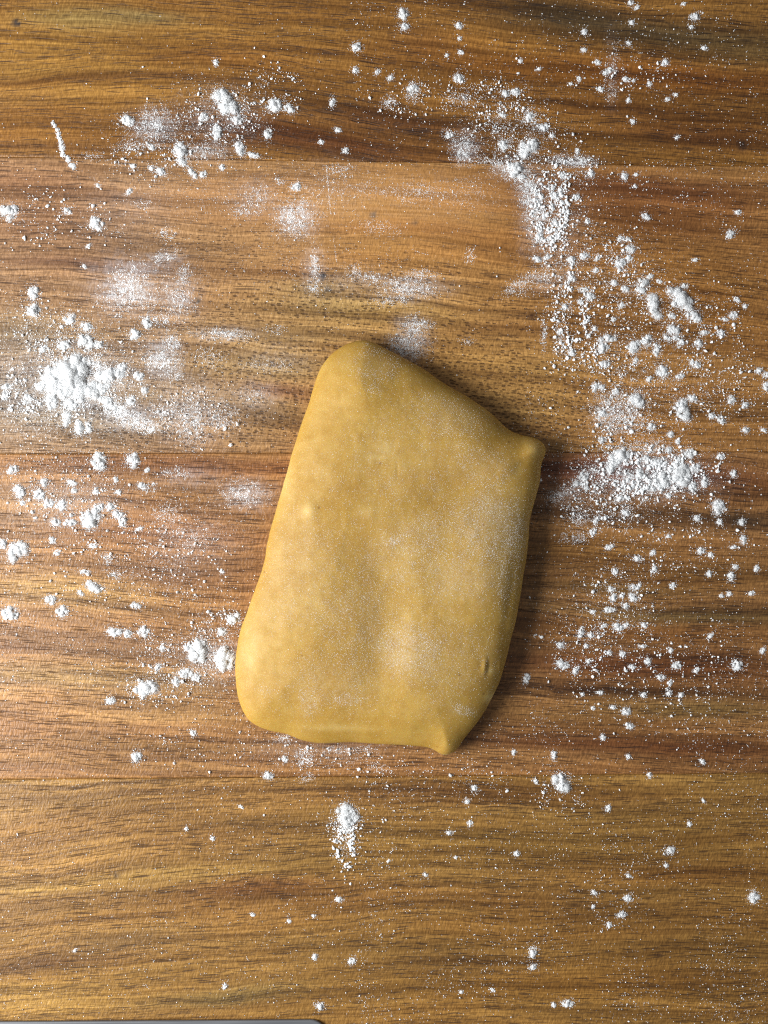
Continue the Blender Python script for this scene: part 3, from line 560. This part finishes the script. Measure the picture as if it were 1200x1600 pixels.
for a in [(865,340,50,100,0,.16),(960,470,100,100,0,.10),(1040,600,110,80,0,.07),(1010,740,110,50,0,.20),(940,800,80,40,0,.13),(800,200,70,60,0,.12),(960,940,90,80,0,.05),(340,180,80,55,0,.10),(330,300,150,45,0,.06),(600,300,180,40,5,.05),(500,410,150,60,0,.04),(240,450,80,70,0,.12),(130,600,120,80,0,.18),(100,780,100,60,0,.10),(300,1030,90,50,0,.12),(320,640,90,60,0,.08),(330,800,80,50,0,.06),(300,890,90,50,0,.06),(500,1185,110,20,0,.12)]:
    film(*a, sz=0.32)
# old knife scratch holding flour
for (xa, ya, xb, yb, n) in [(510, 258, 517, 338, 150), (521, 370, 526, 410, 40), (648, 392, 668, 398, 22)]:
    u = rng.random(n); filmp.append(lumps('octa', world(xa + (xb - xa) * u + rng.normal(0, .5, n), ya + (yb - ya) * u, np.full(n, .2 * S)), rng.uniform(.35, .6, n) * S, flat=.5))
V, F = join(filmp)
add('flour_film', mesh_from('flour_film', V, F, smooth=False), FLOUR, None, 'thin powdery flour film smeared on the wooden board', 'flour', None, 'stuff')

# ---- flour dusted on the dough
Ol = O[::4]
def inside(x, y):
    r = np.zeros(x.shape, bool)
    for a, b in zip(Ol, np.roll(Ol, -1, 0)):
        c = ((a[1] > y) != (b[1] > y)); xx = (b[0] - a[0]) * (y - a[1]) / (b[1] - a[1] + 1e-12) + a[0]; r ^= c & (x < xx)
    return r
gp = []
def specks(px, py, lo_, hi):
    k = inside(px, py); px, py = px[k], py[k]; d = edge_dist(px, py); k = d > 5; px, py, d = px[k], py[k], d[k]
    r = rng.uniform(lo_, hi, len(px)); gp.append(lumps('octa', world(px, py, dough_z(px, py, d) + (0.0001 + r * .2 * S)), r * S, flat=.7))
n = 42000; px, py = rng.uniform(360, 860, n), rng.uniform(525, 1185, n)
k = rng.random(n) < np.clip((fbm(nz[8], px / 40, py / 40) - .3) * 2.3, .05, 1) * np.clip((edge_dist(px, py) - 8) / 60, .10, 1); specks(px[k], py[k], .17, .36)
for (x, y, rx, ry, an, n) in [(760,820,55,45,20,1700),(725,890,70,40,0,900),(640,1010,45,40,0,1300),(560,960,70,50,0,1200),(620,870,70,40,-30,1100),(660,830,60,25,-35,700),(590,575,40,30,0,500),(690,655,60,28,20,650),(750,735,45,30,30,650),(640,720,90,60,0,800),(500,780,60,60,0,500),(480,900,70,80,0,900),(520,1050,80,45,0,800),(488,1085,14,22,0,160),(545,1082,22,9,0,150),(720,1100,18,7,25,130),(585,618,10,6,0,60),(700,1020,70,50,0,800),(420,1070,12,8,0,50),(620,840,16,7,-30,120),(790,880,16,70,8,500),(600,905,120,110,0,1200)]:
    n = int(n * 1.7); px, py = ell(n, x, y, rx, ry, an, np.sqrt(rng.random(n)) * .8 + rng.exponential(.35, n)); specks(px, py, .18, .40)
V, F = join(gp)
add('flour_dusting', mesh_from('flour_dusting', V, F, smooth=False), FLOUR, None, 'fine flour specks dusted over the yellow dough', 'flour', None, 'stuff')

# ------------------------------------------------------------------ the grey metal edge peeking in at the bottom left
def rounded(x0, y0, x1, y1, r, n=8):
    pts = []
    for (cx, cy, a0) in [(x1 - r, y0 + r, -90), (x1 - r, y1 - r, 0), (x0 + r, y1 - r, 90), (x0 + r, y0 + r, 180)]:
        for i in range(n + 1):
            q = math.radians(a0 + 90 * i / n); pts.append((cx + r * math.cos(q), cy + r * math.sin(q)))
    return pts
bm = bmesh.new()
pts = rounded(-420, 1595, 512, 1900, 26)
prof = [(1.5, 0.2), (0.3, 1), (0, 2), (0, 4), (0.4, 4.8), (1.2, 5.3), (2.4, 5.5), (6, 5.5), (7, 5.0)]
loops = []
cxm, cym = 46.0, 1747.0
for ins, zz in prof:
    p2 = rounded(-420 + ins, 1594 + ins, 512 - ins, 1900 - ins, 26 - ins)
    loops.append([bm.verts.new((PX(a), PY(b - 0.006 * (a - 46)), zz * S)) for a, b in p2])
for l0, l1 in zip(loops[:-1], loops[1:]):
    for i in range(len(l0)): bm.faces.new((l0[i], l0[(i + 1) % len(l0)], l1[(i + 1) % len(l0)], l1[i]))
bm.faces.new(loops[-1]); bm.faces.new(loops[0][::-1])
bmesh.ops.recalc_face_normals(bm, faces=bm.faces)
me = bpy.data.meshes.new('metal_plate'); bm.to_mesh(me); bm.free()
for p in me.polygons: p.use_smooth = len(p.vertices) == 4
add('metal_plate', me, STEEL, None, 'grey metal plate with rounded corner, barely showing at the bottom left edge', 'metal plate')
